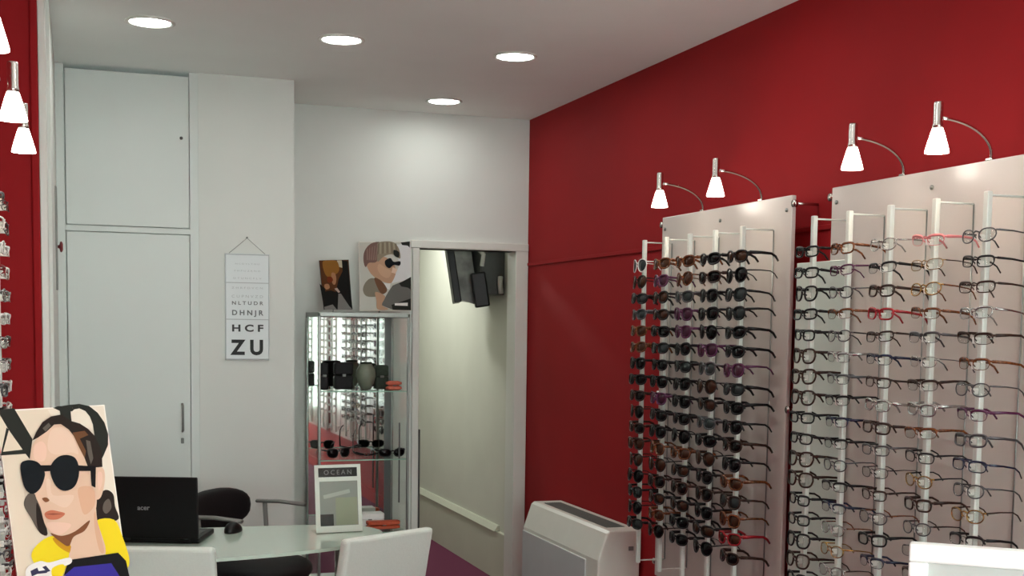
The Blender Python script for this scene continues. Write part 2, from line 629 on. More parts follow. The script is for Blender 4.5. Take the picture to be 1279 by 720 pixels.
for ci, yr in enumerate(RODS2):
    for k, z in enumerate(Z2):
        st = random.choice(opt_styles)
        col = random.choices(['black', 'dark brown', 'grey', 'silver', 'red', 'purple', 'gold', 'tortoiseshell', 'pink', 'navy'], [24, 24, 16, 10, 3, 4, 5, 8, 2, 4])[0]
        tmp = None
        if st in ('rimless', 'oval') and random.random() < .6:
            col = random.choice(['silver', 'gold', 'grey'])
            tmp = random.choice(['dark brown', 'black', 'grey', 'tortoiseshell'])
        ln = CLEARL
        if ci == 0:
            col, tmp, st = random.choice([('black', None, 'wayfarer'), ('black', None, 'slab'), ('dark brown', None, 'wayfarer')])
        if ci == 3 and k == 0:
            col = 'pink'
        glasses('spectacles', st, col, ln, (XR - .262, yr, z), -PI / 2,
                f'{col} spectacles, {ORD[k]} from the top on the {RODN[ci]} rod of the spectacles board', 'spectacles on the wall board', temple=tmp,
                tiltx=random.uniform(-.12, .04), tiltz=random.uniform(-.08, .08))
for ci, yr in enumerate(RODSL):
    for k, z in enumerate(ZL):
        st = random.choice(opt_styles)
        col = random.choices(['white', 'silver', 'red', 'dark brown', 'grey', 'black'], [30, 24, 10, 14, 14, 8])[0]
        glasses('spectacles', st, col, CLEARL, (XL + .262, yr, z), PI / 2,
                f'{col} spectacles, {ORD[k]} from the top on the {["farther", "nearer"][ci]} rod by the left picture edge', 'spectacles on the left wall', tiltx=random.uniform(-.1, .03), tiltz=random.uniform(-.1, .1))


# ------------------------------------------------------------------ swan-neck lamps over the boards
def swan_lamp(side, y, label, tilt=0.):
    wx = XR if side > 0 else XL
    o = thing('picture_lamp', label, 'lamp', (wx - side * .091, y, 2.04 if side > 0 else 2.026), 0, 'swan-neck lamps over the display boards')
    s = -side
    lx = (.215 if side > 0 else .227) * s
    dy = -.05
    pts = []
    for i in range(13):
        t = i / 12
        a = t * PI / 2
        pts.append((s * .2 * (1 - math.cos(a)), dy * t, .002 + .092 * math.sin(a)))
    MB().tube(pts, .0042, 8).build('swan_neck_arm', CHROME, o)
    MB().box(-.008, .008, -.013, .013, -.001, .006, bev=.002).build('clamp', CHROME, o)
    h = MB().lathe([(.0001, .135), (.011, .135), (.0125, .130), (.0125, .078), (.014, .074), (.014, .066), (.0001, .066)], 18, (lx, dy, 0)).build('lamp_holder', CHROME, o)
    MB().lathe([(.0125, .068), (.017, .056), (.024, .032), (.030, .010), (.0315, .002), (.029, .002), (.022, .032), (.012, .064)], 24, (lx, dy, 0)).build('glass_shade', SHADE, o)
    MB().lathe([(.0001, .016), (.006, .018), (.010, .026), (.009, .04), (.006, .058)], 12, (lx, dy, 0)).build('bulb', mat('lit_bulb', (255, 240, 215), .3, emit=60), o)
    return o


swan_lamp(1, 4.53, 'small swan-neck lamp with lit glass shade, left one above the sunglasses board')
swan_lamp(1, 4.075, 'small swan-neck lamp with lit glass shade, right one above the sunglasses board')
swan_lamp(1, 3.24, 'lit swan-neck lamp, left one above the spectacles board at the right edge')
swan_lamp(1, 2.855, 'lit swan-neck lamp, right one above the spectacles board at the right edge')
swan_lamp(-1, 3.78, 'lower lit lamp of the pair on the left red wall')
swan_lamp(-1, 3.20, 'upper lit lamp with chrome holder of the pair on the left red wall')
swan_lamp(-1, 2.40, 'lit lamp cut by the top left picture edge')

# ------------------------------------------------------------------ heater
ht = thing('fan_heater', 'white floor standing heater with sloping front against the red wall', 'heater', (XR, 5.72, 0))
YA, YZ = -.50, .52
prof = [(-.012, .04), (-.215, .04), (-.222, .06), (-.222, .505), (-.180, .628), (-.165, .640), (-.012, .640)]
MB().prism([(x, YA, z) for x, z in prof], (0, YZ - YA, 0), bev=.008).build('casing', WPLAST, ht)
m = MB().box(-.229, -.220, YA + .14, YZ - .005, .07, .488, bev=.003)
m.build('front_panel', HPANEL, ht)
m = MB()
m.box(-.140, -.045, YA + .10, YZ - .09, .6395, .6415)
m.mi = 1
for i in range(9):
    x = -.134 + i * .0102
    m.box(x, x + .0025, YA + .10, YZ - .09, .641, .6435)
m.build('air_grille', [DGREY, MGREY], ht)
MB().box(-.07, -.045, YA - .004, YA + .002, .545, .565, bev=.002).build('side_latch', MGREY, ht)
MB().box(-.19, -.03, YA + .04, YZ - .04, 0, .045).build('plinth', DGREY, ht)

# ------------------------------------------------------------------ glass display tower
TX0, TX1, TY0, TY1, TZ = 1.165, 1.652, 6.44, 6.82, 1.63
tw = thing('display_cabinet', 'slim aluminium and glass display cabinet with mirrored back beside the doorway', 'cabinet', ((TX0 + TX1) / 2, (TY0 + TY1) / 2, 0))
tcx, tcy = (TX0 + TX1) / 2, (TY0 + TY1) / 2
hx, hy = (TX1 - TX0) / 2, (TY1 - TY0) / 2
for sx in (-1, 1):
    for sy in (-1, 1):
        MB().box(sx * hx - .014 * (sx > 0) - 0, sx * hx + .014 * (sx < 0), sy * hy - .014 * (sy > 0), sy * hy + .014 * (sy < 0), 0, TZ, bev=.003).build('post', ALU, tw)
m = MB().box(-hx, hx, -hy, hy, TZ - .022, TZ + .002, bev=.003)
m.build('top_panel', ALU, tw)
MB().box(-hx + .002, hx - .002, -hy + .002, hy - .002, .01, .12, bev=.003).build('base_plinth', ALU, tw)
MB().box(-hx + .014, hx - .05, hy - .012, hy - .004, .12, TZ - .022).build('mirror_back', MIRROR, tw)
MB().box(hx - .05, hx - .014, hy - .014, hy - .002, .12, TZ - .022).build('back_rail', mat('dark_aluminium', (96, 100, 98), .4, .7), tw)
for sx in (-1, 1):
    x = sx * (hx - .006)
    MB().box(x - .002, x + .002, -hy + .014, hy - .014, .12, TZ - .022).build('side_glass', PANE, tw)
for x0, x1 in ((-hx + .015, -.002), (.002, hx - .015)):
    pass
SH = [.47, .86, 1.222]
for z in SH:
    MB().box(-hx + .009, hx - .009, -hy + .02, hy - .015, z - .006, z, bev=.001).build('glass_shelf', PANE, tw)
    m = MB()
    m.box(-hx + .009, hx - .009, -hy + .018, -hy + .0205, z - .006, z)
    m.build('shelf_edge', GLASSE, tw)
MB().box(hx - .045, hx - .038, -hy + .05, -hy + .056, .62, 1.05).build('lock_rod', DGREY, tw)


def case(name, label, x, y, z, lx, ly, h, mm, bev=.012, rz=0., cat='case', ridge=True):
    o = thing(name, label, cat, (x, y, z), rz)
    MB().box(-lx / 2, lx / 2, -ly / 2, ly / 2, 0, h * .52, bev=bev).build('case_base', mm, o)
    MB().box(-lx / 2, lx / 2, -ly / 2, ly / 2, h * .53, h, bev=bev).build('lid', mm, o)
    MB().box(-.01, .01, -ly / 2 - .003, -ly / 2 + .003, h * .48, h * .57, bev=.001).build('clasp', MGREY, o)
    return o


case('spectacle_case', 'narrow black spectacle case upright at the left of the upper cabinet shelf', 1.222, 6.60, 1.222, .045, .06, .142, BLACKF, .008)
case('spectacle_case', 'wide black spectacle case upright in the middle of the upper cabinet shelf', 1.335, 6.64, 1.222, .10, .06, .145, BLACKF, .01)
GRN = mat('dark_green_fabric', (34, 48, 34), .7, noise=.4, scale=60, bump=.3)
PALE = mat('grey_green_metal', (120, 128, 112), .4, noise=.1, scale=20)
o = thing('vase', 'grey green rounded vase in front of dark cases on the upper shelf', 'vase', (1.455, 6.62, 1.222))
MB().lathe([(.0001, 0), (.025, 0), (.042, .03), (.052, .07), (.05, .105), (.036, .13), (.030, .138), (.027, .136), (.033, .12), (.0001, .02)], 24).build('body', PALE, o)
MB().lathe([(.030, .136), (.033, .142), (.030, .147), (.027, .142)], 24).build('rim', GRN, o)
case('spectacle_case', 'dark green spectacle case upright at the right of the upper shelf', 1.548, 6.66, 1.222, .075, .055, .13, GRN, .01)
ORG = mat('orange_coral_fabric', (196, 98, 74), .6, noise=.15, scale=60, bump=.2)
case('spectacle_case', 'small coral orange case at the right front of the upper shelf', 1.585, 6.52, 1.222, .085, .05, .05, ORG, .018)
case('spectacle_case', 'long orange case on the lowest visible cabinet shelf', 1.54, 6.56, .47, .18, .07, .045, mat('orange_red_leather', (196, 84, 48), .45, noise=.15, scale=60), .018)
case('box', 'pale white box behind the orange case on the lowest visible shelf', 1.49, 6.70, .47, .16, .09, .07, PAPER, .004, cat='box')
for x, y, rz, label, st in ((1.30, 6.56, .35, 'black sunglasses lying on the middle cabinet shelf, left of the three', 'wayfarer'),
                            (1.455, 6.60, -.5, 'black sunglasses on the middle cabinet shelf with raised arms, middle of three', 'wayfarer'),
                            (1.585, 6.54, .15, 'black sunglasses on the middle cabinet shelf, right of the three', 'wrap')):
    up = 'raised' in label
    h = .009 if up else STY[st][1] / 2 + .0085
    glasses('sunglasses', st, 'black', LENSD, (x, y, .86 + h), rz, label, 'sunglasses in the glass cabinet', cat='sunglasses', rx=PI / 2 if up else 0.)


# ------------------------------------------------------------------ flat prints on cards
def P(name, rgb, rough=.5):
    return mat('print_' + name, tuple(v * .93 for v in rgb), .75, spec=.12)


class Print:
    """a printed card standing at a real place: plane (o, ux, uy); figures are laid on it as inks"""

    def __init__(s, o, n):
        s.o, s.n = o, n
        s.b = MB()
        s.mats = []
        s.k = 0

    def pt(s, x, y, lift):
        return on_plane(x, y, s.o, s.n) + s.n * lift

    def shape(s, m, pts, base=None, thick=None):
        if m not in s.mats:
            s.mats.append(m)
        s.b.mi = s.mats.index(m)
        s.k += 1
        lift = .0004 + s.k * .00012
        s.b.poly([s.pt(x, y, lift) for x, y in pts])
        return s


def card(parent, name, pr, corners, thick, m):
    b = MB()
    pts = [on_plane(x, y, pr.o, pr.n) for x, y in corners]
    b.prism(pts, -pr.n * thick)
    ob = b.build(name, m)
    ob.parent = parent
    ob.matrix_parent_inverse = Matrix.Translation(-parent.location)
    return ob


def link_print(parent, name, pr):
    ob = pr.b.build(name, pr.mats, parent)
    ob.matrix_parent_inverse = Matrix.Translation(-parent.location)
    return ob


def smooth(pts, n=4):
    """closed Catmull-Rom through the points"""
    out = []
    N = len(pts)
    for i in range(N):
        p0, p1, p2, p3 = (Vector(pts[(i + j - 1) % N]) for j in range(4))
        for k in range(n):
            t = k / n
            q = .5 * ((2 * p1) + (p2 - p0) * t + (2 * p0 - 5 * p1 + 4 * p2 - p3) * t * t + (3 * p1 - p0 - 3 * p2 + p3) * t ** 3)
            out.append((q.x, q.y))
    return out


# ---- large advertisement on a stand, bottom left
a, bk = math.radians(35), math.radians(13)
nh = (-FW * math.cos(a)); nh = nh + RT * math.sin(a); nh.z = 0; nh.normalize()
pn = (nh * math.cos(bk) + Vector((0, 0, 1)) * math.sin(bk)).normalized()
po = Vector((-.036, 2.324, 1.29))
ad = thing('advertising_stand', 'cream poster of a woman in big black sunglasses and yellow collar', 'poster', (po.x, po.y, 0))
pr = Print(po, pn)
card(ad, 'poster_board', pr, [(-5, 513), (131, 506), (172, 806), (34, 812)], .006, mat('card_white_edge', (232, 226, 214), .5))
c7 = lambda L: [(x / 3.27, 500 + y / 3.27) for x, y in L]
c6 = lambda L: [(x / 6.547, 500 + y / 6.547) for x, y in L]
c8 = lambda L: [(x / 6.547, 610 + y / 6.547) for x, y in L]
CREAM = P('cream', (228, 214, 192)); DARK = P('dark_letter', (42, 44, 40)); HAIR = P('hair', (44, 36, 32)); SKIN = P('skin', (228, 194, 168))
SKL = P('skin_light', (234, 204, 181)); SKT = P('skin_tan', (222, 178, 148)); SKB = P('skin_brown', (128, 82, 54)); LIP = P('lip', (198, 118, 90)); LIPD = P('lip_dark', (150, 84, 66))
YEL = P('yellow', (240, 216, 40)); YELD = P('yellow_deep', (206, 150, 36)); BLU = P('blue', (58, 50, 150)); BLK = P('black', (24, 24, 26)); LBL = P('lens_black', (22, 26, 30)); HG = P('hair_grey', (98, 90, 82)); HB = P('hair_brown', (112, 76, 50)); WHT = P('white', (238, 236, 232)); NAVY = P('navy', (58, 58, 84)); PEACH = P('peach', (238, 200, 178))
pr.shape(CREAM, [(-4, 514.5), (130, 507.5), (170, 804), (35, 810)])
pr.shape(P('cream_light', (236, 226, 208)), [(60, 512), (130, 508), (150, 655), (110, 600)])
# letters
pr.shape(DARK, c6([(0, 80), (118, 68), (268, 320), (245, 485), (200, 425), (70, 240), (0, 120)]))
pr.shape(DARK, c6([(55, 225), (75, 245), (22, 440), (8, 450)]))
pr.shape(DARK, c6([(8, 455), (20, 425), (200, 405), (225, 440)]))
pr.shape(DARK, c6([(435, 65), (480, 50), (590, 55), (580, 100), (590, 200), (540, 200), (500, 150), (490, 90)]))
D_out = [(480, 55), (560, 42), (650, 33), (730, 50), (800, 105), (855, 185), (886, 280), (884, 370), (850, 450), (825, 500)]
D_in = [(590, 95), (610, 78), (650, 70), (700, 92), (735, 135), (760, 200), (772, 280), (772, 360), (760, 430), (740, 500)]
for i in range(len(D_out) - 1):
    pr.shape(DARK, c6([D_out[i], D_out[i + 1], D_in[i + 1], D_in[i]]))
# hair behind the face
pr.shape(HG, smooth(c7([(112, 388), (142, 385), (168, 445), (195, 548), (162, 542), (128, 485), (98, 430)])))
pr.shape(HAIR, smooth(c7([(150, 420), (172, 470), (195, 548), (165, 545), (150, 500)])))
pr.shape(HAIR, smooth(c7([(395, 400), (430, 368), (462, 385), (470, 435), (485, 485), (445, 500), (400, 500), (385, 450)])))
pr.shape(HG, smooth(c7([(425, 420), (445, 405), (455, 440), (435, 465), (420, 450)])))
# collar, neck
pr.shape(YEL, smooth(c7([(152, 592), (215, 555), (280, 580), (292, 640), (265, 690), (215, 715), (160, 690), (128, 640)])))
pr.shape(YELD, smooth(c7([(215, 565), (260, 570), (290, 600), (285, 625), (240, 600)])))
pr.shape(YEL, smooth(c7([(392, 495), (465, 490), (500, 560), (528, 650), (515, 690), (470, 650), (425, 625), (400, 560)])))
pr.shape(SKIN, smooth(c7([(275, 560), (340, 500), (385, 420), (398, 500), (432, 622), (380, 655), (285, 655), (290, 600)])))
pr.shape(SKT, smooth(c7([(385, 440), (398, 500), (425, 615), (405, 615), (385, 520)])))
# face
pr.shape(SKIN, smooth(c7([(240, 98), (200, 115), (150, 160), (130, 195), (124, 245), (138, 310), (142, 385), (165, 440), (180, 500), (205, 545), (250, 560), (305, 540), (360, 500), (388, 455), (395, 400), (388, 300), (362, 250), (330, 190), (300, 140), (270, 106)]), 3))
pr.shape(SKL, smooth(c7([(240, 112), (205, 130), (195, 200), (230, 225), (290, 215), (320, 220), (300, 160), (270, 120)])))
pr.shape(PEACH, smooth(c7([(140, 190), (170, 170), (190, 200), (180, 250), (140, 240)])))
pr.shape(SKL, smooth(c7([(188, 330), (205, 330), (215, 390), (300, 390), (270, 440), (215, 420), (195, 400)])))
pr.shape(SKT, smooth(c7([(320, 360), (378, 360), (385, 430), (345, 470), (325, 420)])))
pr.shape(PEACH, smooth(c7([(190, 505), (230, 500), (290, 510), (250, 550), (210, 540)])))
pr.shape(SKB, smooth(c7([(205, 545), (250, 556), (305, 538), (365, 492), (345, 535), (300, 560), (280, 598), (245, 580)])))
pr.shape(SKIN, smooth(c7([(385, 285), (420, 280), (427, 330), (412, 395), (390, 405), (384, 350)])))
pr.shape(PEACH, smooth(c7([(398, 300), (415, 300), (416, 340), (402, 370)])))
# hair on top
pr.shape(HAIR, c6([(262, 335), (295, 265), (345, 185), (415, 138), (500, 122), (580, 175), (650, 195), (720, 240), (775, 300), (830, 420), (835, 550), (720, 560), (690, 480), (640, 380), (600, 295), (560, 245), (495, 200), (440, 205), (380, 262), (310, 310)]))
pr.shape(HB, c6([(590, 270), (690, 255), (720, 290), (650, 320), (700, 420), (690, 480), (640, 380)]))
pr.shape(HG, c6([(700, 330), (735, 340), (760, 480), (740, 530), (715, 440)]))
pr.shape(HG, c6([(345, 235), (395, 190), (415, 215), (370, 262)]))
# glasses
pr.shape(LBL, smooth(c7([(82, 268), (108, 248), (150, 254), (176, 284), (182, 312), (166, 358), (140, 383), (114, 378), (94, 345)])))
pr.shape(LBL, smooth(c7([(203, 278), (230, 238), (268, 226), (305, 238), (321, 278), (318, 322), (300, 358), (265, 373), (234, 360), (212, 325)])))
pr.shape(BLK, c7([(165, 268), (212, 268), (206, 292), (176, 294)]))
pr.shape(BLK, c7([(310, 268), (380, 272), (388, 292), (316, 292)]))
pr.shape(BLK, c7([(366, 270), (390, 272), (388, 360), (372, 352)]))
# mouth, nose
pr.shape(LIP, smooth(c7([(180, 466), (205, 452), (235, 456), (264, 466), (236, 488), (195, 488)])))
pr.shape(LIPD, c7([(182, 468), (215, 464), (262, 467), (215, 471)]))
pr.shape(SKB, smooth(c7([(170, 404), (188, 400), (200, 412), (184, 419)])))
# dress
pr.shape(BLU, c7([(262, 712), (300, 678), (450, 660), (490, 715), (540, 1000), (300, 1010)]))
pr.shape(BLK, c7([(278, 655), (480, 625), (512, 658), (530, 740), (495, 735), (452, 668), (300, 684), (258, 720)]))
pr.shape(WHT, smooth(c7([(105, 690), (160, 660), (200, 665), (280, 645), (288, 668), (240, 690), (210, 730), (120, 745)])))
pr.shape(YEL, smooth(c7([(210, 690), (255, 672), (262, 700), (240, 730), (215, 730)])))
pr.shape(NAVY, c7([(122, 700), (150, 686), (156, 700), (200, 694), (188, 708), (150, 712), (128, 722)]))
pr.shape(NAVY, c7([(170, 684), (185, 678), (204, 700), (190, 704)]))
link_print(ad, 'printed_picture', pr)
m = MB()
ctr = on_plane(90, 780, po, pn) - po
ctr2 = on_plane(75, 640, po, pn) - po
m.tube([(ctr2.x - pn.x * .02, ctr2.y - pn.y * .02, po.z + ctr2.z), (ctr2.x - pn.x * .03, ctr2.y - pn.y * .03 - .0, .9), (ctr2.x - pn.x * .03, ctr2.y - pn.y * .03, .02)], .012, 12)
m.build('pole', CHROME, ad)
MB().lathe([(.0001, 0), (.13, 0), (.13, .012), (.02, .022), (.0001, .022)], 28, (ctr2.x - pn.x * .03, ctr2.y - pn.y * .03, 0)).build('base', BLACK, ad)
b = [Vector(v) for v in ()]
m = MB()
pb = on_plane(85, 790, po, pn)
e = Vector((pn.y, -pn.x, 0)).normalized() * -1
m.tube([pb - po - e * .1 + Vector((0, 0, po.z)) - pn * .010, pb - po + e * .1 + Vector((0, 0, po.z)) - pn * .010], .006, 8)
q = Vector((ctr2.x - pn.x * .03, ctr2.y - pn.y * .03, (pb - po).z + po.z))
m.tube([pb - po + Vector((0, 0, po.z)) - pn * .010, q], .006, 8)
m.build('bracket', CHROME, ad)

# ---- two show cards on top of the cabinet
yp = Vector((0, -1, 0))
for idx in (0, 1):
    if idx == 0:
        o = Vector((1.28, 6.58, TZ)); nn = Vector((.12, -1, .10)).normalized()
        t = thing('show_card', 'small dark card with an amber haired head on top of the cabinet', 'poster', o)
        pr = Print(o, nn)
        cs = [(399, 325.5), (436, 324.5), (440.5, 387), (405, 387)]
        c = lambda L: [(395 + x / 9.6, 315 + y / 9.6) for x, y in L]
        K1 = P('card_black', (26, 26, 24)); AM = P('amber', (150, 104, 44)); AM2 = P('amber_dark', (92, 56, 30)); FC = P('face_tan', (176, 128, 92)); GR = P('card_grey', (128, 126, 122))
        card(t, 'card', pr, cs, .004, mat('card_dark_edge', (60, 54, 48), .5))
        pr.shape(AM2, [(399.6, 326), (435.6, 325), (440, 386.5), (405.4, 386.5)])
        pr.shape(K1, c([(45, 380), (110, 440), (130, 690), (100, 690)]))
        pr.shape(P('card_cream', (196, 186, 160)), c([(250, 100), (310, 100), (320, 190), (280, 180)]))
        pr.shape(K1, c([(310, 100), (380, 110), (440, 690), (120, 690), (90, 480), (180, 460), (240, 480), (270, 330), (320, 230)]))
        pr.shape(AM, smooth(c([(80, 120), (150, 100), (250, 110), (280, 200), (250, 260), (150, 300), (100, 240)])))
        pr.shape(FC, smooth(c([(190, 250), (230, 260), (245, 330), (230, 390), (200, 380), (185, 310)])))
        pr.shape(P('red_brown', (120, 52, 24)), smooth(c([(140, 300), (185, 300), (205, 340), (170, 370), (135, 350)])))
        pr.shape(FC, smooth(c([(105, 390), (150, 385), (165, 430), (130, 450), (105, 430)])))
        pr.shape(P('hand_pale', (190, 172, 158)), c([(222, 440), (255, 430), (290, 480), (270, 490)]))
        pr.shape(GR, c([(270, 500), (300, 500), (400, 650), (440, 690), (260, 690)]))
        pr.shape(GR, c([(100, 660), (200, 630), (250, 690), (105, 690)]))
    else:
        o = Vector((1.55, 6.66, TZ)); nn = Vector((-.05, -1, .06)).normalized()
        t = thing('show_card', 'larger white card of a short haired head in dark sunglasses on the cabinet', 'poster', o)
        pr = Print(o, nn)
        cs = [(448.5, 302.5), (513.5, 302), (514.5, 388.5), (450, 388.5)]
        c = lambda L: [(445 + x / 7.43, 295 + y / 7.43) for x, y in L]
        card(t, 'card', pr, cs, .004, mat('card_white_edge', (232, 226, 214), .5))
        HL = P('hair_light', (150, 140, 120)); HM = P('hair_mauve', (126, 100, 92)); SK = P('skin_warm', (196, 158, 130)); JK = P('jacket_grey', (110, 110, 106))
        pr.shape(P('card_pale', (206, 206, 196)), [(449, 303), (513, 302.5), (514, 388), (450.5, 388)])
        pr.shape(P('card_white_area', (226, 228, 228)), c([(380, 80), (510, 70), (510, 400), (330, 440), (400, 280)]))
        pr.shape(DARK, c([(415, 60), (500, 50), (500, 110), (480, 90), (430, 85)]))
        pr.shape(P('shoulder', (140, 134, 118)), smooth(c([(90, 430), (150, 390), (220, 430), (240, 520), (200, 560), (100, 560), (65, 500)])))
        pr.shape(SK, smooth(c([(110, 250), (250, 190), (350, 260), (370, 340), (340, 420), (310, 440), (240, 420), (170, 380), (120, 320)])))
        pr.shape(P('jaw_shade', (116, 84, 62)), smooth(c([(170, 390), (240, 420), (290, 500), (250, 540), (210, 500)])))
        pr.shape(HM, smooth(c([(70, 230), (80, 140), (140, 70), (230, 60), (220, 150), (190, 240), (120, 250), (90, 290)])))
        pr.shape(HL, smooth(c([(200, 70), (270, 50), (350, 60), (400, 120), (410, 210), (340, 170), (260, 190), (200, 240), (200, 150)])))
        for k in range(9):
            a0 = 205 + k * 20
            pr.shape(P('hair_strand_' + ('pale' if k % 2 else 'deep'), (176, 166, 144) if k % 2 else (122, 110, 94)), c([(a0, 72 - 12 * math.sin(k / 2.6)), (a0 + 9, 70 - 12 * math.sin(k / 2.6)), (a0 + 4 + k * 2, 165 - k * 2), (a0 - 4 + k * 2, 172 - k * 2)]))
        for k in range(5):
            pr.shape(P('hair_strand_mauve', (152, 124, 114)), c([(100 + k * 24, 120 - k * 9), (108 + k * 24, 116 - k * 9), (112 + k * 19, 220), (100 + k * 19, 228)]))
        pr.shape(P('cheek_warm', (210, 172, 142)), smooth(c([(215, 260), (280, 300), (330, 330), (300, 390), (240, 370), (200, 310)])))
        pr.shape(DARK, smooth(c([(350, 130), (400, 150), (395, 200), (355, 180)])))
        pr.shape(LBL, smooth(c([(270, 230), (320, 205), (350, 240), (410, 235), (405, 275), (350, 270), (310, 300), (275, 275)])))
        pr.shape(SKL, c([(340, 290), (385, 310), (365, 350), (330, 340)]))
        pr.shape(JK, c([(340, 460), (510, 390), (510, 690), (330, 680), (230, 640), (300, 520)]))
        pr.shape(DARK, c([(400, 440), (510, 380), (510, 500), (480, 480), (420, 470)]))
        pr.shape(DARK, c([(330, 640), (510, 580), (510, 690), (340, 685)]))
        pr.shape(WHT, c([(360, 625), (480, 620), (480, 650), (360, 645)]))
        pr.shape(WHT, c([(260, 440), (320, 440), (310, 500), (290, 490)]))
        pr.shape(SK, smooth(c([(180, 520), (270, 560), (240, 640), (300, 680), (200, 680), (190, 600)])))
    link_print(t, 'printed_picture', pr)
    m = MB().box(-.02, .02, .005, .07, 0, .003)
    m.tube([(0, .06, .003), (0, .012, .12)], .0025, 6)
    m.build('easel_strut', DGREY, t)

# ------------------------------------------------------------------ table
out = [(-.08, 4.52), (.0, 4.42), (.2, 4.385), (.445, 4.404), (.70, 4.455), (.90, 4.53), (1.05, 4.66), (1.125, 4.80), (1.12, 4.90), (1.06, 5.0), (.93, 5.05), (.7, 5.075), (.445, 5.085), (.15, 5.085), (-.02, 5.04), (-.09, 4.85), (-.11, 4.65)]
out = smooth(out, 4)
tb = thing('desk', 'rounded pale green glass desk between the white chairs and the office chair', 'table', (.5, 4.75, 0))
MB().prism([(x - .5, y - 4.75, .738) for x, y in out], (0, 0, .012), bev=.003).build('glass_top', GLASST, tb)
for x, y in ((.05, 4.86), (.97, 4.86)):
    m = MB().tube([(x - .5, y - 4.75, .01), (x - .5, y - 4.75, .73)], .024, 16)
    m.lathe([(.0001, .738), (.055, .738), (.055, .730), (.03, .722), (.024, .722)], 20, (x - .5, y - 4.75, 0))
    m.lathe([(.0001, 0), (.06, 0), (.06, .006), (.028, .014), (.024, .02)], 20, (x - .5, y - 4.75, 0))
    m.build('leg', CHROME, tb)

# laptop
lw, lh = .33, .236
lp = thing('laptop', 'open black laptop with its lid back turned to the viewer', 'laptop', (.257, 4.772, .75), -math.radians(19))
MB().box(-lw / 2, lw / 2, -.005, .225, 0.003, .022, bev=.004).build('base', BLACK, lp)
m = MB()
for r in range(5):
    for k in range(13):
        m.box(-.15 + k * .0232, -.15 + k * .0232 + .019, .055 + r * .021, .055 + r * .021 + .017, .0215, .0235)
m.build('keyboard', DGREY, lp)
lid = MB()
rot = Matrix.Rotation(math.radians(4), 4, 'X')
lid.box(-lw / 2, lw / 2, -.006, .006, .004, lh, bev=.004, rot=rot)
lid = lid.build('lid', BLACK, lp, (0, -.012, .016))
s = MB().box(-lw / 2 + .015, lw / 2 - .015, .0055, .0068, .02, lh - .012, rot=rot).build('screen', mat('dark_screen', (30, 34, 40), .1), lid)
text_mesh('logo', 'acer', .026, mat('silver_logo', (150, 152, 152), .4, .3), lid, (-.035, -.0145, .112), (PI / 2, 0, 0), bold=.0004).data.transform(Matrix.Identity(4))
for x in (-.11, .11):
    MB().tube([(x - .02, -.008, .018), (x + .02, -.008, .018)], .007, 10).build('hinge', BLACK, lp)

# mouse
ms = thing('computer_mouse', 'small black computer mouse on the glass desk', 'mouse', (.562, 4.955, .75), -.5)
m = MB()
bmesh.ops.create_uvsphere(m.b, u_segments=20, v_segments=12, radius=1)
for v in m.b.verts:
    v.co = Vector((v.co.x * .031, v.co.y * .055, max(v.co.z, -.15) * .034 * (1 - .25 * v.co.y) + .006))
for f in m.b.faces:
    f.smooth = True
m.build('body', BLACK, ms)
MB().lathe([(.0045, -.002), (.006, 0), (.0045, .002)], 12, (0, .03, .034), True, True).build('scroll_wheel', MGREY, ms)

# acrylic sign holder
sg = thing('sign_holder', 'clear acrylic holder with a white leaflet standing on the desk', 'sign', (.958, 4.825, .75), .06)
W2, HH = .094, .272
rot = Matrix.Rotation(math.radians(-8), 4, 'X')
m = MB()
m.box(-W2, W2, -.004, -.002, .002, HH, rot=rot)
m.box(-W2, W2, .003, .005, .002, HH, rot=rot)
m.box(-W2, W2, -.004, .085, 0, .003)
m.build('acrylic_stand', ACRYL, sg)
MB().box(-W2 + .001, W2 - .001, -.001, .001, .004, HH - .002, rot=rot).build('leaflet', PAPER, sg)
m = MB()
m.box(-.078, .078, -.0014, -.0011, .222, .258, rot=rot)
m.mi = 1
m.box(-.075, .078, -.0014, -.0011, .03, .205, rot=rot)
m.mi = 2
m.box(-.012, .075, -.0017, -.0014, .032, .14, rot=rot)
m.mi = 0
m.box(-.075, -.022, -.0019, -.0014, .03, .076, rot=rot)
m.mi = 3
m.box(-.03, .078, -.0018, -.0014, .145, .16, rot=rot @ Matrix.Rotation(-.2, 4, 'Y'))
m.build('printed_panels', [P('sign_black', (20, 20, 20)), P('sign_grey', (168, 170, 166)), P('sign_olive', (176, 180, 158)), P('sign_pale', (206, 208, 206))], sg)
text_mesh('heading_letters', 'OCEAN', .026, P('sign_letter', (150, 152, 152)), sg, rot @ Vector((0, -.0024, .231)), (PI / 2 - math.radians(8), 0, 0), spacing=1.45)


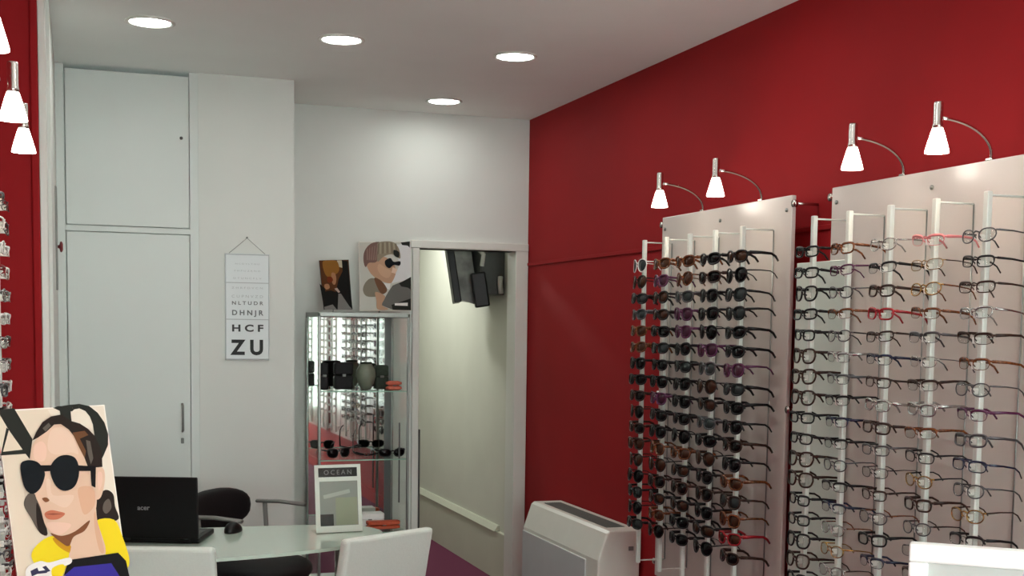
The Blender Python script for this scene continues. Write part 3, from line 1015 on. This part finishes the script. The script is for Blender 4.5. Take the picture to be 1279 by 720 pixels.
# ------------------------------------------------------------------ white chairs
def white_chair(L, R, lean, label, wid):
    L, R = Vector(L), Vector(R)
    c = (L + R) / 2
    d = (R - L)
    rz = math.atan2(d.y, d.x)
    zt = c.z
    # local: x along the back, +y = facing (towards desk), origin on the floor below the back's top
    o = thing('dining_chair', label, 'chair', (c.x, c.y, 0), rz, 'white leatherette chairs at the desk')
    w = wid / 2
    m = MB()
    m.box(-w, w, -.022, .022, .0, zt - .40, bev=.014, seg=3)
    for v in m.b.verts:
        z = v.co.z
        v.co.y += (zt - .40 - z) * math.tan(lean) + .01 * math.sin((v.co.x / w) * PI / 2 + PI / 2) * -1
        v.co.z = z + .40
    for f in m.b.faces:
        f.smooth = False
    m.build('backrest', WLEATH, o)
    y0 = (zt - .43) * math.tan(lean)
    m = MB().box(-w - .005, w + .005, y0 - .02, y0 + .40, .41, .47, bev=.018, seg=3)
    m.build('seat', WLEATH, o)
    for sx in (-1, 1):
        for yy, tip in ((y0 + .02, -.05), (y0 + .37, .02)):
            MB().tube([(sx * (w - .025), yy, .41), (sx * (w - .012), yy + tip, .0)], [.014, .011], 10).build('leg', CHROME, o)
    return o


white_chair((.022, 4.272, .835), (.413, 4.137, .838), math.radians(10), 'white dining chair in front of the black laptop', .41)
white_chair((.831, 4.11, .847), (1.182, 4.297, .851), math.radians(12), 'white dining chair in front of the leaflet holder', .40)

# ------------------------------------------------------------------ office chair
oc = thing('office_chair', 'black swivel office chair with oval backrest behind the glass desk', 'chair', (.68, 5.55, 0), math.radians(-38))
# local +x = facing
m = MB()
bmesh.ops.create_uvsphere(m.b, u_segments=28, v_segments=14, radius=1)
for v in m.b.verts:
    x, y, z = v.co
    pw = lambda t, p: math.copysign(abs(t) ** p, t)
    v.co = Vector((pw(x, .8) * .04 - .17 + .18 * y * y * .25, pw(y, .75) * .25, pw(z, .75) * .095 + .735))
for f in m.b.faces:
    f.smooth = True
m.build('backrest', BLACKF, oc)
m = MB()
bmesh.ops.create_uvsphere(m.b, u_segments=28, v_segments=14, radius=1)
for v in m.b.verts:
    x, y, z = v.co
    v.co = Vector((pw(x, .7) * .24 + .04, pw(y, .7) * .24, pw(z, .7) * .04 + .50 - (.03 * max(0, x) ** 3)))
for f in m.b.faces:
    f.smooth = True
m.build('seat', BLACKF, oc)
for s in (-1, 1):
    m = MB().tube([(-.10, s * .275, .748), (.02, s * .275, .752), (.15, s * .275, .745)], .011, 10, sq=(.8, 1.5))
    m.build('arm_pad', MGREY, oc)
    m = MB().tube([(-.06, s * .275, .745), (-.05, s * .275, .60), (-.02, s * .26, .50), (0, s * .15, .475)], .011, 10)
    m.build('arm_post', MGREY, oc)
MB().tube([(-.20, 0, .70), (-.25, 0, .58), (-.15, 0, .465), (.03, 0, .46)], .014, 10).build('back_bar', BLACK, oc)
MB().lathe([(.0001, .46), (.06, .46), (.05, .44), (.026, .43), (.026, .25), (.035, .24), (.04, .10), (.0001, .10)], 18, (.03, 0, 0)).build('gas_column', BLACK, oc)
for k in range(5):
    an = 2 * PI * k / 5 + .3
    c, s = math.cos(an), math.sin(an)
    l = MB().tube([(.03 + .03 * c, .03 * s, .13), (.03 + .26 * c, .26 * s, .075)], [.022, .014], 8).build('leg', BLACK, oc)
    m = MB()
    t = Vector((-s, c, 0))
    p = Vector((.03 + .26 * c, .26 * s, .028))
    m.tube([p - t * .018, p + t * .018], .028, 14)
    m.tube([p, p + Vector((0, 0, .045))], .006, 8)
    m.build('castor', BLACK, l)

# ------------------------------------------------------------------ monitor hanging in the corridor
tv = thing('monitor', 'black monitor on a bracket high on the corridor wall seen through the doorway', 'television', (XR, 7.5, 1.9))
rt = Matrix.Rotation(math.radians(-15), 4, 'Z') @ Matrix.Rotation(math.radians(-9), 4, 'Y')
m = MB().box(-.27, -.225, -.26, .24, -.15, .24, bev=.006, rot=rt)
m.build('screen_housing', BLACK, tv)
m = MB()
A = [(-.225, -.24, -.14), (-.225, .20, -.14), (-.225, .20, .22), (-.225, -.24, .22)]
B_ = [(-.12, -.17, -.19), (-.12, .10, -.17), (-.12, .10, .20), (-.12, -.17, .20)]
va = [m.b.verts.new(rt @ Vector(p)) for p in A]
vb = [m.b.verts.new(rt @ Vector(p)) for p in B_]
m.b.faces.new(va); m.b.faces.new(vb)
for i in range(4):
    m.b.faces.new((va[i], va[(i + 1) % 4], vb[(i + 1) % 4], vb[i]))
m.build('rear_housing', mat('worn_grey_plastic', (150, 152, 148), .4, noise=.3, scale=14), tv)
MB().box(-.15, -.02, -.05, .05, -.05, .06, bev=.01).build('bracket_arm', DGREY, tv)
MB().box(-.15, .0, -.24, .14, -.14, .24, bev=.006).build('wall_box', DGREY, tv)
m = MB().tube([(-.035, -.26, -.03), (-.04, -.27, -.07), (-.03, -.26, -.13)], .016, 10)
m.build('cable_plug', mat('pale_grey_plug', (190, 190, 182), .4), tv)
m = MB().tube([(-.19, -.27, .14), (-.15, -.28, .10), (-.16, -.28, .03)], .014, 10)
m.build('cable', mat('pale_grey_plug', (190, 190, 182), .4), tv)
m = MB().box(-.15, -.06, -.30, -.20, -.20, .01, bev=.01, rot=rt)
m.build('speaker_unit', BLACK, tv)

# ------------------------------------------------------------------ white framed panel at the bottom right
Lp, Rp = Vector((1.188, 1.579, 0)), Vector((1.40, 1.393, 0))
d = (Rp - Lp)
rz = math.atan2(d.y, d.x)
wp = thing('framed_panel', 'white framed pale panel standing in the bottom right corner', 'panel', (Lp.x, Lp.y, 0), rz)
PWD, ZT, bw = .42, 1.251, .028
lean = Matrix.Rotation(math.radians(0), 4, 'X')
m = MB()
for x0, x1, z0, z1 in ((0, PWD, ZT - bw, ZT), (0, PWD, .06, .06 + bw), (0, bw, .06 + bw, ZT - bw), (PWD - bw, PWD, .06 + bw, ZT - bw)):
    m.box(x0, x1, -.012, .014, z0, z1, bev=.003)
m.build('frame', mat('gloss_white_frame', (236, 242, 239), .4, spec=.3, noise=.01), wp)
MB().box(bw - .002, PWD - bw + .002, -.004, .010, .06 + bw - .002, ZT - bw + .002).build('panel', mat('pale_grey_green_sheet', (190, 198, 194), .5, spec=.3, noise=.015, scale=5), wp)
for x in (.05, PWD - .05):
    MB().box(x - .02, x + .02, -.16, .16, 0, .03, bev=.006).build('foot', WPLAST, wp)
    MB().box(x - .015, x + .015, -.010, .012, .025, .065).build('post', WPLAST, wp)

# ------------------------------------------------------------------ light
w = bpy.data.worlds.new('daylight')
SC.world = w
w.use_nodes = True
w.node_tree.nodes['Background'].inputs[0].default_value = (.95, .99, 1, 1)
w.node_tree.nodes['Background'].inputs[1].default_value = 8.5
ld = bpy.data.lights.new('corridor_fill', 'AREA')  # unseen area light without a fixture, added to brighten the corridor
ld.energy = 14
ld.size = .3
ld.color = (1, 1, .94)
lo = bpy.data.objects.new('corridor_fill', ld)
COL.objects.link(lo)
lo.location = (1.85, 8.4, 2.58)
